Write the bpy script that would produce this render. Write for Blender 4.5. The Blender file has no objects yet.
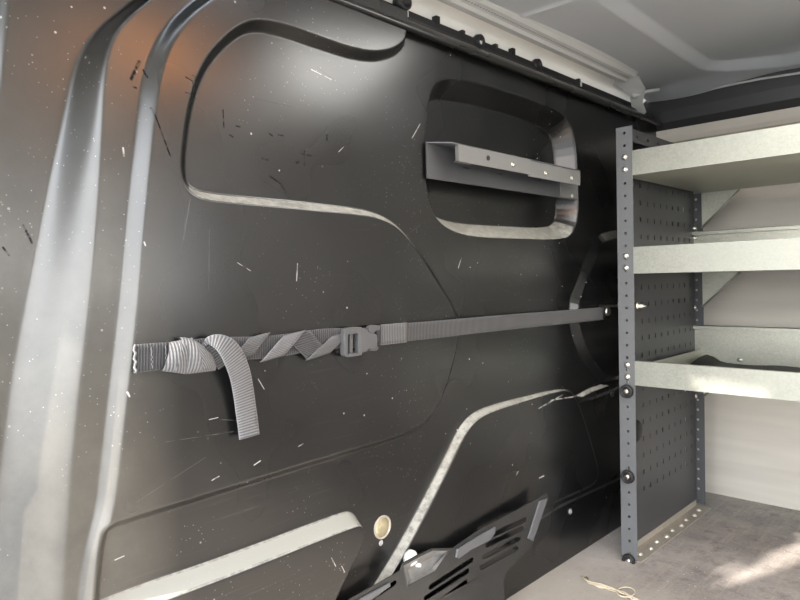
import bpy, bmesh, math, random
import numpy as np
from mathutils import Vector, Matrix
random.seed(7)
sc = bpy.context.scene
col = sc.collection
# ------------------------------------------------------------------ camera frame, used to unproject traced outlines onto real planes
CAM = np.array([0.8633388, 0.0, 0.75])
R = np.array([[0.71779578, 0.00431109, -0.69624035],
              [0.69586756, -0.03774117, 0.71717776],
              [-0.02318511, -0.99927825, -0.0300904]])
def ray(px, py): return R @ np.array([px - 400.0, py - 300.0, 646.0])
def onx(px, py, x=0.0):
    d = ray(px, py); return CAM + d * ((x - CAM[0]) / d[0])
def yz(pts, x=0.0): return [tuple(onx(a, b, x)[1:]) for a, b in pts]
def onz(px, py, z):
    d = ray(px, py); return CAM + d * ((z - CAM[2]) / d[2])
def onyp(px, py, y):
    d = ray(px, py); return CAM + d * ((y - CAM[1]) / d[1])

# ------------------------------------------------------------------ materials
def mat(name, color, rough=0.5, metal=0.0, bump=0.0, bscale=200.0, noise=0.0, nscale=8.0, spec=0.5, coat=0.0):
    m = bpy.data.materials.new(name); m.use_nodes = True
    nt = m.node_tree; b = nt.nodes['Principled BSDF']
    b.inputs['Base Color'].default_value = (*color, 1); b.inputs['Roughness'].default_value = rough
    b.inputs['Metallic'].default_value = metal; b.inputs['Specular IOR Level'].default_value = spec
    b.inputs['Coat Weight'].default_value = coat
    tc = nt.nodes.new('ShaderNodeTexCoord')
    if noise:
        n = nt.nodes.new('ShaderNodeTexNoise'); n.inputs['Scale'].default_value = nscale; n.inputs['Detail'].default_value = 6
        r = nt.nodes.new('ShaderNodeMix'); r.data_type = 'RGBA'
        r.inputs['A'].default_value = (*[c * (1 - noise) for c in color], 1)
        r.inputs['B'].default_value = (*[min(1, c * (1 + noise)) for c in color], 1)
        nt.links.new(tc.outputs['Object'], n.inputs['Vector']); nt.links.new(n.outputs['Fac'], r.inputs['Factor'])
        nt.links.new(r.outputs['Result'], b.inputs['Base Color'])
    if bump:
        n = nt.nodes.new('ShaderNodeTexNoise'); n.inputs['Scale'].default_value = bscale; n.inputs['Detail'].default_value = 4
        u = nt.nodes.new('ShaderNodeBump'); u.inputs['Strength'].default_value = bump; u.inputs['Distance'].default_value = 0.002
        nt.links.new(tc.outputs['Object'], n.inputs['Vector']); nt.links.new(n.outputs['Fac'], u.inputs['Height'])
        nt.links.new(u.outputs['Normal'], b.inputs['Normal'])
    return m

class NG:
    def __init__(s, nt): s.nt = nt
    def n(s, t, **kw):
        x = s.nt.nodes.new(t)
        for k, v in kw.items(): setattr(x, k, v)
        return x
    def L(s, a, b): s.nt.links.new(a, b)
    def math(s, op, a, b=None, clamp=False):
        x = s.n('ShaderNodeMath', operation=op, use_clamp=clamp)
        for i, v in enumerate((a, b)):
            if v is None: continue
            if isinstance(v, (int, float)): x.inputs[i].default_value = v
            else: s.L(v, x.inputs[i])
        return x.outputs[0]
    def vm(s, op, a, b=None):
        x = s.n('ShaderNodeVectorMath', operation=op)
        for i, v in enumerate((a, b)):
            if v is None: continue
            if isinstance(v, (tuple, list)): x.inputs[i].default_value = v
            else: s.L(v, x.inputs[i])
        return x
    def ramp(s, v, a, b, c=0.0, d=1.0):
        x = s.n('ShaderNodeMapRange'); x.clamp = True
        s.L(v, x.inputs[0])
        for i, k in enumerate((a, b, c, d)): x.inputs[i + 1].default_value = k
        return x.outputs[0]
    def noise(s, vec, scale, detail=4, rough=.5):
        x = s.n('ShaderNodeTexNoise'); x.inputs['Scale'].default_value = scale; x.inputs['Detail'].default_value = detail
        x.inputs['Roughness'].default_value = rough
        s.L(vec, x.inputs['Vector']); return x.outputs['Fac']
    def mix(s, f, a, b):
        x = s.n('ShaderNodeMix', data_type='RGBA')
        for k, v in (('Factor', f), ('A', a), ('B', b)):
            if isinstance(v, tuple): x.inputs[k].default_value = (*v, 1)
            elif isinstance(v, (int, float)): x.inputs[k].default_value = v
            else: s.L(v, x.inputs[k])
        return x.outputs['Result']

# scratches and paint-loss marks on the bulkhead, traced: (x0,y0,x1,y1,half width px)
WHITE = [(292, 264, 291, 281, .8), (232, 263, 245, 271, .5), (252, 378, 258, 388, .5), (214, 418, 232, 419, .4),
         (310, 70, 330, 80, .6), (338, 152, 345, 145, .5), (203, 418, 212, 416, .5), (115, 560, 124, 556, .8),
         (123, 148, 124, 156, 1.4), (139, 243, 140, 246, 1.2), (412, 138, 420, 124, .7), (292, 445, 297, 442, .6),
         (206, 478, 213, 474, .8), (248, 463, 254, 459, .9), (318, 552, 322, 560, .8), (328, 560, 331, 566, .7),
         (160, 440, 240, 428, .35), (130, 500, 200, 455, .3), (185, 200, 178, 240, .4), (204, 230, 203, 290, .25),
         (459, 268, 462, 258, .6), (535, 477, 540, 475, 1.), (511, 474, 513, 470, .8), (400, 240, 420, 225, .35),
         (122, 391, 124, 395, 1.3), (560, 395, 535, 408, .8), (575, 396, 548, 400, .9)]
BLACK = [(223, 110, 224, 128, .7), (304, 151, 304, 165, .9), (270, 176, 281, 184, .9), (281, 184, 287, 193, 1.),
         (139, 62, 131, 79, 1.6), (143, 70, 146, 78, .9), (133, 87, 136, 88, .9), (187, 78, 192, 82, .7), (180, 80, 187, 84, .6),
         (187, 86, 194, 88, .6), (180, 95, 190, 97, .6), (147, 110, 165, 158, .9), (38, 222, 47, 240, 1.2), (17, 245, 23, 253, 1.),
         (326, 135, 326, 140, .9), (268, 133, 272, 136, .8), (278, 135, 283, 136, .8), (236, 126, 240, 127, .8), (230, 135, 233, 137, .8),
         (316, 68, 342, 87, .45), (255, 99, 290, 107, .4), (301, 154, 311, 156, .7), (296, 163, 299, 162, 1.), (262, 158, 268, 160, .7)]

def bulkhead_material():
    m = bpy.data.materials.new('bulkhead_black_paint'); m.use_nodes = True
    nt = m.node_tree; b = nt.nodes['Principled BSDF']; g = NG(nt)
    P = g.n('ShaderNodeTexCoord').outputs['Object']
    flat = g.vm('MULTIPLY', P, (0, 1, 1)).outputs[0]
    wob = g.noise(P, 60, 3)
    def segs(lst):
        acc = None
        for x0, y0, x1, y1, w in lst:
            a = onx(x0, y0); c = onx(x1, y1); a[0] = 0; c[0] = 0; ba = c - a
            ww = w * (.62 if lst is WHITE else 1.0) / 646 * np.linalg.norm(a - CAM)
            pa = g.vm('SUBTRACT', flat, tuple(a)).outputs[0]
            h = g.math('MULTIPLY', g.vm('DOT_PRODUCT', pa, tuple(ba)).outputs['Value'], float(1 / (ba @ ba)), clamp=False)
            h = g.math('MAXIMUM', g.math('MINIMUM', h, 1.0), 0.0)
            s = g.n('ShaderNodeVectorMath', operation='SCALE'); s.inputs[0].default_value = tuple(ba); g.L(h, s.inputs['Scale'])
            d = g.vm('DISTANCE', pa, s.outputs[0]).outputs['Value']
            k = g.ramp(d, ww * .5, ww * 1.25, 1 if w >= .5 else (.3 if lst is BLACK else .22), 0)
            acc = k if acc is None else g.math('MAXIMUM', acc, k)
        return acc
    wh = g.math('MULTIPLY', segs(WHITE), g.ramp(wob, .35, .5))
    bl = g.math('MULTIPLY', segs(BLACK), g.ramp(g.noise(P, 150, 3), .38, .55, .25, .85))
    # small chips and dust flecks
    v = g.n('ShaderNodeTexVoronoi'); v.inputs['Scale'].default_value = 34; g.L(P, v.inputs['Vector'])
    chip = g.ramp(v.outputs['Distance'], .045, .07, 1, 0)
    sel = g.ramp(g.noise(P, 3.0, 3), .46, .6)
    chip = g.math('MULTIPLY', chip, sel)
    v2 = g.n('ShaderNodeTexVoronoi'); v2.inputs['Scale'].default_value = 120; g.L(P, v2.inputs['Vector'])
    fleck = g.math('MULTIPLY', g.ramp(v2.outputs['Distance'], .07, .13, 1, 0), g.ramp(g.noise(P, 5.0, 4), .5, .62))
    spots = g.math('MAXIMUM', chip, g.math('MULTIPLY', fleck, .55))
    # scuffing streaks
    sm = g.n('ShaderNodeMapping'); sm.inputs['Rotation'].default_value = (.5, 0, 0); sm.inputs['Scale'].default_value = (1, 2, 60)
    g.L(P, sm.inputs['Vector'])
    scuff = g.math('MULTIPLY', g.ramp(g.noise(sm.outputs[0], 4, 5), .60, .72), g.ramp(g.noise(P, 2.2, 3), .45, .65))
    # dust on faces turned up; also paints the slanted swage's ceiling reflection
    N = g.n('ShaderNodeNewGeometry').outputs['Normal']
    sep = g.n('ShaderNodeSeparateXYZ'); g.L(N, sep.inputs[0])
    spz = g.n('ShaderNodeSeparateXYZ'); g.L(P, spz.inputs[0])
    dust = g.math('MULTIPLY', g.math('MULTIPLY', g.ramp(sep.outputs['Z'], .46, .62), g.ramp(spz.outputs['Z'], 1.08, 1.04)), g.math('MAXIMUM', g.ramp(g.noise(P, 70, 6, .7), .36, .58, .45, 1), g.ramp(sep.outputs['Z'], .80, .86)))
    film = g.ramp(g.noise(P, 4.5, 6), .35, .75, 0, 1)
    base = g.mix(film, (.003, .0032, .0035), (.007, .0072, .0075))
    base = g.mix(g.math('MULTIPLY', scuff, .12), base, (.16, .16, .15))
    base = g.mix(g.math('MULTIPLY', dust, .9), base, (.36, .36, .32))
    ldust = g.math('MULTIPLY', g.ramp(spz.outputs['Y'], .43, .34), g.math('MULTIPLY', g.ramp(spz.outputs['Z'], 1.15, .45, .15, 1), g.ramp(g.noise(P, 11, 7, .7), .3, .7, .5, 1)))
    base = g.mix(g.math('MULTIPLY', ldust, .40), base, (.21, .195, .165))
    base = g.mix(g.math('MULTIPLY', spots, .75), base, (.5, .5, .48))
    base = g.mix(bl, base, (.004, .004, .005))
    base = g.mix(g.math('MULTIPLY', wh, .7), base, (.6, .6, .58))
    g.L(base, b.inputs['Base Color'])
    r = g.ramp(g.noise(P, 5, 1), .2, .8, BULK_R0, BULK_R1)
    r = g.math('MAXIMUM', r, g.math('MULTIPLY', dust, .75))
    r = g.math('MAXIMUM', r, g.math('MULTIPLY', bl, .8))
    g.L(r, b.inputs['Roughness'])
    g.L(g.math('MULTIPLY', g.math('SUBTRACT', 1.0, bl), BULK_SPEC), b.inputs['Specular IOR Level']); b.inputs['IOR'].default_value = 1.5
    bp = g.n('ShaderNodeBump'); bp.inputs['Strength'].default_value = .12; bp.inputs['Distance'].default_value = .0006
    g.L(g.noise(P, 420, 3), bp.inputs['Height']); g.L(bp.outputs['Normal'], b.inputs['Normal'])
    return m
BULK_R0, BULK_R1, BULK_SPEC = .24, .34, .85

M = {}
M['bulk'] = bulkhead_material()
M['black_trim'] = mat('black_plastic', (.012, .012, .014), .45, bump=.2)
M['post'] = mat('slate_powder_coat', (.125, .132, .14), .45, bump=.15, bscale=400, noise=.1, nscale=5)
M['panel'] = mat('dark_powder_coat', (.058, .060, .063), .42, bump=.15, bscale=400, noise=.15, nscale=4)
M['foam'] = mat('white_headlining_edge', (.90, .88, .82), .9, noise=.08, nscale=6)
M['rail'] = mat('grey_body_paint', (.50, .51, .50), .45, noise=.08, nscale=9, bump=.1, bscale=90)
M['roof'] = mat('roof_grey_paint', (.43, .45, .47), .42, noise=.07, nscale=2.5, bump=.08, bscale=60)
M['beam'] = mat('dark_body_paint', (.032, .034, .036), .38, noise=.15, nscale=4)
M['screw'] = mat('bright_zinc', (.82, .80, .74), .28, 1.0)
M['rubber'] = mat('black_rubber', (.012, .012, .012), .6)
M['bracket'] = mat('grey_steel_shaded', (.085, .088, .095), .4, .3, bump=.1, noise=.1)  # darker tone of the bracket steel, shade on the back plate painted in
M['lip'] = mat('grey_steel_lit', (.19, .192, .19), .45, .3, bump=.1, noise=.1)  # same steel made paler to paint in the light the lip faces
M['vent'] = mat('dull_dark_steel', (.055, .056, .056), .34, .5, bump=.15, bscale=120, noise=.35, nscale=14)
M['strip'] = mat('slate_steel_strip', (.14, .145, .155), .42, .3, noise=.15, nscale=20)
M['cup'] = mat('scuffed_bare_steel', (.28, .28, .275), .5, .5, noise=.4, nscale=45)
M['whiteplastic'] = mat('white_plastic', (.78, .78, .76), .5)
M['buckle'] = mat('grey_plastic', (.085, .087, .09), .36, noise=.1, nscale=40)
M['straw'] = mat('pale_straw', (.62, .55, .42), .8)
M['near'] = mat('near_wall_paint', (.05, .052, .056), .5)
M['ground'] = mat('tarmac', (.16, .155, .15), .9, noise=.3, nscale=4)

def galv(name, tint, rough=.42):
    m = bpy.data.materials.new(name); m.use_nodes = True
    nt = m.node_tree; b = nt.nodes['Principled BSDF']; g = NG(nt)
    P = g.n('ShaderNodeTexCoord').outputs['Object']
    v = g.n('ShaderNodeTexVoronoi'); v.inputs['Scale'].default_value = 260; g.L(P, v.inputs['Vector'])
    sp = g.n('ShaderNodeSeparateXYZ'); g.L(v.outputs['Color'], sp.inputs[0])
    f = g.math('ADD', g.math('MULTIPLY', sp.outputs['X'], .45), g.math('MULTIPLY', g.noise(P, 12, 5), .6))
    c = g.mix(f, tuple(x * .78 for x in tint), tuple(min(1, x * 1.15) for x in tint))
    g.L(c, b.inputs['Base Color'])
    b.inputs['Metallic'].default_value = .55
    g.L(g.ramp(f, .2, .9, rough - .08, rough + .12), b.inputs['Roughness'])
    return m
M['rear'] = mat('dark_slate_coat', (.07, .073, .08), .45, bump=.1, noise=.1)
M['galv'] = galv('galvanised_steel', (.34, .35, .31))
M['galv_in'] = galv('galvanised_steel_inner', (.52, .52, .45), .38)
M['foot'] = galv('dirty_galvanised_steel', (.5, .46, .40), .55)

def lining():
    m = bpy.data.materials.new('pale_painted_board'); m.use_nodes = True
    b = m.node_tree.nodes['Principled BSDF']; g = NG(m.node_tree)
    P = g.n('ShaderNodeTexCoord').outputs['Object']
    mp = g.n('ShaderNodeMapping'); mp.inputs['Scale'].default_value = (.6, 1, 7); g.L(P, mp.inputs['Vector'])
    c = g.mix(g.ramp(g.noise(mp.outputs[0], 3, 6), .3, .75), (.50, .47, .425), (.62, .59, .53))
    g.L(c, b.inputs['Base Color']); b.inputs['Roughness'].default_value = .55
    return m
M['lining'] = lining()

def floor_mat():
    m = bpy.data.materials.new('worn_plywood_floor'); m.use_nodes = True
    b = m.node_tree.nodes['Principled BSDF']; g = NG(m.node_tree)
    P = g.n('ShaderNodeTexCoord').outputs['Object']
    big = g.noise(P, 5, 7, .6)
    c = g.mix(g.ramp(big, .35, .7), (.22, .205, .20), (.42, .385, .36))
    # worn sanding arcs
    w = g.n('ShaderNodeTexWave', wave_type='RINGS'); w.inputs['Scale'].default_value = 9; w.inputs['Distortion'].default_value = 7
    w.inputs['Detail'].default_value = 4; w.inputs['Detail Scale'].default_value = 2
    mp = g.n('ShaderNodeMapping'); mp.inputs['Location'].default_value = (-.3, -1.75, 0); g.L(P, mp.inputs['Vector']); g.L(mp.outputs[0], w.inputs['Vector'])
    c = g.mix(g.math('MULTIPLY', g.ramp(w.outputs['Fac'], .45, 1), .10), c, (.38, .31, .25))
    fine = g.noise(P, 160, 4, .7)
    c = g.mix(g.math('MULTIPLY', g.ramp(fine, .52, .72), .6), c, (.50, .46, .40))
    c = g.mix(g.math('MULTIPLY', g.ramp(g.noise(P, 22, 8, .75), .5, .66), .55), c, (.10, .085, .08))
    mg = g.n('ShaderNodeMapping'); mg.inputs['Rotation'].default_value = (0, 0, .35); mg.inputs['Scale'].default_value = (40, 3, 1); g.L(P, mg.inputs['Vector'])
    c = g.mix(g.math('MULTIPLY', g.ramp(g.noise(mg.outputs[0], 1.5, 5, .7), .52, .7), .4), c, (.50, .42, .36))
    # paler, dustier toward the walkway and wall foot
    sp = g.n('ShaderNodeSeparateXYZ'); g.L(P, sp.inputs[0])
    dst = g.math('MULTIPLY', g.ramp(sp.outputs['X'], .22, .02), g.ramp(g.noise(P, 14, 5), .3, .6, .4, .9))
    c = g.mix(g.math('MULTIPLY', dst, .7), c, (.44, .43, .41))
    dst2 = g.math('MULTIPLY', g.ramp(sp.outputs['Y'], 1.62, 1.42), .5)
    c = g.mix(dst2, c, (.46, .42, .36))
    v = g.n('ShaderNodeTexVoronoi'); v.inputs['Scale'].default_value = 62; g.L(P, v.inputs['Vector'])
    bits = g.math('MULTIPLY', g.ramp(v.outputs['Distance'], .1, .17, 1, 0), g.ramp(g.noise(P, 9, 3), .48, .6))
    c = g.mix(g.math('MULTIPLY', bits, .8), c, (.66, .6, .48))
    g.L(c, b.inputs['Base Color']); b.inputs['Roughness'].default_value = .7
    bp = g.n('ShaderNodeBump'); bp.inputs['Strength'].default_value = .35; bp.inputs['Distance'].default_value = .002
    g.L(fine, bp.inputs['Height']); g.L(bp.outputs['Normal'], b.inputs['Normal'])
    return m
M['floor'] = floor_mat()

def webbing(name, c0, c1):
    m = bpy.data.materials.new(name); m.use_nodes = True
    b = m.node_tree.nodes['Principled BSDF']; g = NG(m.node_tree)
    UV = g.n('ShaderNodeTexCoord').outputs['UV']
    sp = g.n('ShaderNodeSeparateXYZ'); g.L(UV, sp.inputs[0])
    # ribs across the webbing: u runs along it in metres, v across 0..1
    k = g.math('SINE', g.math('MULTIPLY', sp.outputs['X'], 2 * math.pi / .0042))
    k2 = g.math('SINE', g.math('MULTIPLY', sp.outputs['Y'], 2 * math.pi * 9))
    f = g.math('ADD', g.math('MULTIPLY', k, .5), .5)
    c = g.mix(g.math('MULTIPLY', f, g.ramp(k2, -1, 1, .85, 1)), c0, c1)
    edge = g.math('ABSOLUTE', g.math('SUBTRACT', sp.outputs['Y'], .5))
    c = g.mix(g.math('MULTIPLY', g.ramp(edge, .44, .47), .5), c, tuple(x * 1.15 for x in c1))
    g.L(c, b.inputs['Base Color']); b.inputs['Roughness'].default_value = .75
    b.inputs['Sheen Weight'].default_value = .15
    bp = g.n('ShaderNodeBump'); bp.inputs['Strength'].default_value = .6; bp.inputs['Distance'].default_value = .0012
    g.L(f, bp.inputs['Height']); g.L(bp.outputs['Normal'], b.inputs['Normal'])
    return m
M['web'] = webbing('grey_webbing', (.035, .036, .04), (.13, .132, .135))
M['web_dark'] = webbing('dark_grey_webbing', (.014, .0145, .017), (.062, .064, .067))
M['web_pale'] = webbing('pale_grey_webbing', (.055, .056, .06), (.19, .193, .20))

# ------------------------------------------------------------------ object helpers
def link(name, me, m, parent=None, smooth=False):
    o = bpy.data.objects.new(name, me); col.objects.link(o)
    if m is not None: me.materials.append(m)
    if parent is not None:
        o.parent = parent
        if parent.type == 'EMPTY': o.matrix_parent_inverse = Matrix.Translation(-parent.location)
    if smooth:
        for p in me.polygons: p.use_smooth = True
    return o
def thing(name, label, cat, loc=(0, 0, 0), group=None):
    o = bpy.data.objects.new(name, None); col.objects.link(o); o.location = loc; o.empty_display_size = .05
    o['label'] = label; o['category'] = cat
    if group: o['group'] = group
    bpy.context.view_layer.update()
    return o
def struct(o, label=None):
    o['kind'] = 'structure'
    if label: o['label'] = label
    return o
def from_bm(name, bm, m, parent=None, smooth=False, bevel=0, seg=2):
    if bevel:
        bmesh.ops.bevel(bm, geom=[e for e in bm.edges if e.is_manifold and e.calc_face_angle(0) > .5], offset=bevel, segments=seg, profile=.5, affect='EDGES', clamp_overlap=True)
    bmesh.ops.recalc_face_normals(bm, faces=bm.faces[:])
    me = bpy.data.meshes.new(name); bm.to_mesh(me); bm.free()
    return link(name, me, m, parent, smooth)
def add_box(bm, x0, x1, y0, y1, z0, z1):
    vs = [bm.verts.new((x, y, z)) for x in (x0, x1) for y in (y0, y1) for z in (z0, z1)]
    for f in ((0, 1, 3, 2), (4, 6, 7, 5), (0, 4, 5, 1), (2, 3, 7, 6), (0, 2, 6, 4), (1, 5, 7, 3)):
        bm.faces.new([vs[i] for i in f])
def box(name, m, x0, x1, y0, y1, z0, z1, parent=None, bevel=0):
    bm = bmesh.new(); add_box(bm, x0, x1, y0, y1, z0, z1); return from_bm(name, bm, m, parent, bevel=bevel)
def boxes(name, m, lst, parent=None, bevel=0):
    bm = bmesh.new()
    for b in lst: add_box(bm, *b)
    return from_bm(name, bm, m, parent, bevel=bevel)
def prism(name, m, pts, x0, x1, parent=None, holes=(), bevel=0, smooth=False):
    """flat sheet outline in (y,z), between x0 and x1, with real holes cut in it"""
    bm = bmesh.new(); edges = []
    for loop in [pts] + list(holes):
        vs = [bm.verts.new((x0, y, z)) for y, z in loop]
        edges += [bm.edges.new((vs[i], vs[(i + 1) % len(vs)])) for i in range(len(vs))]
    bmesh.ops.triangle_fill(bm, edges=edges, use_beauty=True)
    bmesh.ops.recalc_face_normals(bm, faces=bm.faces[:])
    r = bmesh.ops.extrude_face_region(bm, geom=bm.faces[:])
    for v in r['geom']:
        if isinstance(v, bmesh.types.BMVert): v.co.x = x1
    return from_bm(name, bm, m, parent, bevel=bevel, smooth=smooth)
def rounded(pts, it=2):
    for _ in range(it):
        q = []
        for i in range(len(pts)):
            a = np.array(pts[i]); b = np.array(pts[(i + 1) % len(pts)])
            q += [tuple(a * .75 + b * .25), tuple(a * .25 + b * .75)]
        pts = q
    return pts
def lathe(bm, c, axis, prof, n=20):
    """prof: list of (radius, along axis)"""
    axis = Vector(axis).normalized(); t = axis.orthogonal().normalized(); u = axis.cross(t); c = Vector(c)
    rings = []
    for r, h in prof:
        if r < 1e-7: rings.append([bm.verts.new(c + axis * h)])
        else: rings.append([bm.verts.new(c + axis * h + (t * math.cos(a) + u * math.sin(a)) * r) for a in [2 * math.pi * k / n for k in range(n)]])
    for A, B in zip(rings, rings[1:]):
        for k in range(n):
            a = [A[k % len(A)], A[(k + 1) % len(A)]] if len(A) > 1 else [A[0]]
            b = [B[(k + 1) % len(B)], B[k % len(B)]] if len(B) > 1 else [B[0]]
            if len(a) + len(b) > 2: bm.faces.new(a + b)
def turned(name, m, c, axis, prof, parent=None, n=20):
    bm = bmesh.new(); lathe(bm, c, axis, prof, n); return from_bm(name, bm, m, parent, smooth=True)
def ribbon(name, m, pts, wdirs, width, parent=None, thick=.0018, u0=0):
    """webbing: centreline points, width direction at each point"""
    bm = bmesh.new(); uvl = bm.loops.layers.uv.new('UVMap')
    P = [Vector(p) for p in pts]; W = [Vector(w).normalized() for w in wdirs]
    rows = []; us = []; s = u0
    for i, p in enumerate(P):
        if i: s += (P[i] - P[i - 1]).length
        us.append(s)
        t = (P[min(i + 1, len(P) - 1)] - P[max(i - 1, 0)]).normalized(); n = t.cross(W[i]).normalized()
        w = width[i] if isinstance(width, (list, tuple)) else width
        rows.append([[bm.verts.new(p + W[i] * w * (k / 4 - .5) + n * thick * .5 * sg * (1 if 0 < k < 4 else .5)) for k in range(5)] for sg in (1, -1)])
    def face(vs, uv):
        f = bm.faces.new(vs); f.smooth = True
        for l, q in zip(f.loops, uv): l[uvl].uv = q
    for i in range(len(P) - 1):
        for sd in (0, 1):
            for k in range(4):
                a, b = rows[i][sd], rows[i + 1][sd]
                vs = [a[k], a[k + 1], b[k + 1], b[k]]; uv = [(us[i], k / 4), (us[i], (k + 1) / 4), (us[i + 1], (k + 1) / 4), (us[i + 1], k / 4)]
                face(vs if sd else vs[::-1], uv if sd else uv[::-1])
        for k in (0, 4):
            a, b = rows[i], rows[i + 1]
            face([a[0][k], a[1][k], b[1][k], b[0][k]], [(us[i], k / 4)] * 2 + [(us[i + 1], k / 4)] * 2)
    for i in (0, len(P) - 1):
        a = rows[i]
        for k in range(4): face([a[0][k], a[0][k + 1], a[1][k + 1], a[1][k]], [(us[i], k / 4)] * 4)
    return from_bm(name, bm, m, parent, smooth=True)
def tube(name, m, pts, r, parent=None, n=8):
    bm = bmesh.new(); P = [Vector(p) for p in pts]; rings = []
    for i, p in enumerate(P):
        t = (P[min(i + 1, len(P) - 1)] - P[max(i - 1, 0)]).normalized()
        a = t.cross(Vector((0.13, .31, .94))).normalized(); b = t.cross(a)
        rr = r[i] if isinstance(r, (list, tuple)) else r
        rings.append([bm.verts.new(p + (a * math.cos(q) + b * math.sin(q)) * rr) for q in [2 * math.pi * k / n for k in range(n)]])
    for A, B in zip(rings, rings[1:]):
        for k in range(n): bm.faces.new([A[k], A[(k + 1) % n], B[(k + 1) % n], B[k]])
    bm.faces.new(rings[0][::-1]); bm.faces.new(rings[-1])
    return from_bm(name, bm, m, parent, smooth=True)

# ------------------------------------------------------------------ pressed sheet-metal surfaces (height fields)
def sdf(Y, Z, poly):
    poly = np.array(poly); n = len(poly)
    d2 = np.full(Y.shape, 1e9); inside = np.zeros(Y.shape, bool)
    for i in range(n):
        a = poly[i]; b = poly[(i + 1) % n]; e = b - a; L = e @ e
        if L < 1e-14: continue
        py, pz = Y - a[0], Z - a[1]
        t = np.clip((py * e[0] + pz * e[1]) / L, 0, 1)
        d2 = np.minimum(d2, (py - t * e[0]) ** 2 + (pz - t * e[1]) ** 2)
        if a[1] != b[1]:
            c = ((a[1] > Z) != (b[1] > Z)) & (Y < (b[0] - a[0]) * (Z - a[1]) / (b[1] - a[1]) + a[0])
            inside ^= c
    d = np.sqrt(d2); return np.where(inside, -d, d)
def ss(x): x = np.clip(x, 0, 1); return x * x * (3 - 2 * x)
def step(d, w, e=.10):     # 1 inside, 0 outside, straight ramp with rounded ends
    x = np.clip(.5 - d / w, 0, 1)
    return np.where(x < e, x * x / (2 * e), np.where(x > 1 - e, (1 - e) - (1 - x) ** 2 / (2 * e), x - e / 2)) / (1 - e)
def gridmesh(name, X, Y, Z, m, flip=False):
    ny, nz = X.shape
    co = np.stack([X, Y, Z], -1).reshape(-1, 3).astype(np.float32)
    idx = np.arange(ny * nz).reshape(ny, nz)
    q = np.stack([idx[:-1, :-1], idx[1:, :-1], idx[1:, 1:], idx[:-1, 1:]], -1).reshape(-1, 4)
    if flip: q = q[:, ::-1]
    me = bpy.data.meshes.new(name); me.vertices.add(len(co)); me.vertices.foreach_set('co', co.ravel())
    me.loops.add(q.size); me.loops.foreach_set('vertex_index', q.ravel().astype(np.int32))
    me.polygons.add(len(q)); me.polygons.foreach_set('loop_start', np.arange(0, q.size, 4, dtype=np.int32))
    me.polygons.foreach_set('use_smooth', np.ones(len(q), bool)); me.update(); me.validate()
    return link(name, me, m)

y_ = [0.10]
while y_[-1] < 2.30: y_.append(y_[-1] + .0018 + .0009 * y_[-1])
z_ = np.arange(0, 1.262, .0022)
Yg, Zg = np.meshgrid(np.array(y_), z_, indexing='ij')
def poly(px, x=0.0, it=2): return rounded(yz(px, x), it)
H = np.zeros_like(Yg)
# frame and middle plate stand proud of the field
pA = poly([(404, -60), (404, 38), (396, 50), (383, 56), (365, 58), (340, 53), (305, 41), (272, 30), (250, 27), (235, 32), (218, 46), (203, 64),
           (192, 88), (185, 118), (181, 150), (180, 172), (184, 186), (193, 194), (210, 198), (300, 206), (358, 212), (380, 218), (396, 228), (415, 250),
           (440, 287), (454, 310), (458, 325), (456, 345), (447, 382), (433, 412), (420, 425), (402, 434), (370, 444), (300, 465), (200, 496), (125, 519),
           (104, 526), (99, 545), (94, 590), (86, 700), (-400, 900), (-400, -300), (404, -300)], it=2)
dA = sdf(Yg, Zg, pA)
amp = .017 - .010 * ss((Yg - .85) / .2) * ss((1.12 - Zg) / .08)
H += amp * step(dA, .014)
# window pressing
pD = poly([(427, 110), (432, 88), (441, 79), (458, 78), (500, 88), (552, 107), (568, 118), (576, 140), (578, 180), (579, 215), (573, 235), (560, 240), (520, 239),
           (470, 237), (447, 229), (434, 216), (427, 196), (425, 160)], it=2)
dD = sdf(Yg, Zg, pD)
H -= .050 * step(dD + .017, .036)
# raised lower right plate
pC = poly([(340, 640), (372, 590), (400, 545), (440, 468), (456, 434), (468, 418), (484, 409), (520, 399), (556, 390), (569, 390), (577, 401), (589, 438), (598, 470),
           (596, 482), (584, 489), (540, 507), (480, 534), (420, 566), (400, 640)], it=2)
dC = sdf(Yg, Zg, pC)
H += (.005 + .014 * (1 - ss((Yg - 1.05) / .5))) * step(dC, .0100, .15)
# boxed beam at lower left
pB = poly([(-60, 680), (30, 637), (118, 598), (220, 563), (340, 517), (350, 516), (355, 524), (352, 540), (338, 568), (320, 606), (290, 680), (100, 900)], it=2)
dB = sdf(Yg, Zg, pB)
H += .036 * step(dB, .018)
# right-hand swage
pE = poly([(700, 226), (604, 234), (594, 244), (586, 262), (577, 287), (570, 305), (573, 335), (588, 365), (603, 384), (640, 372), (700, 350)], it=2)
H += .016 * step(sdf(Yg, Zg, pE), .028)
# lower skirt crease and a short ridge
pF = yz([(480, 560), (560, 507), (622, 478), (700, 440), (700, 900), (480, 900)])
H -= .006 * step(sdf(Yg, Zg, pF), .012)
pG = poly([(575, 395), (622, 378), (622, 386), (580, 402)], it=1)
H += .010 * step(sdf(Yg, Zg, pG), .014)
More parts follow.
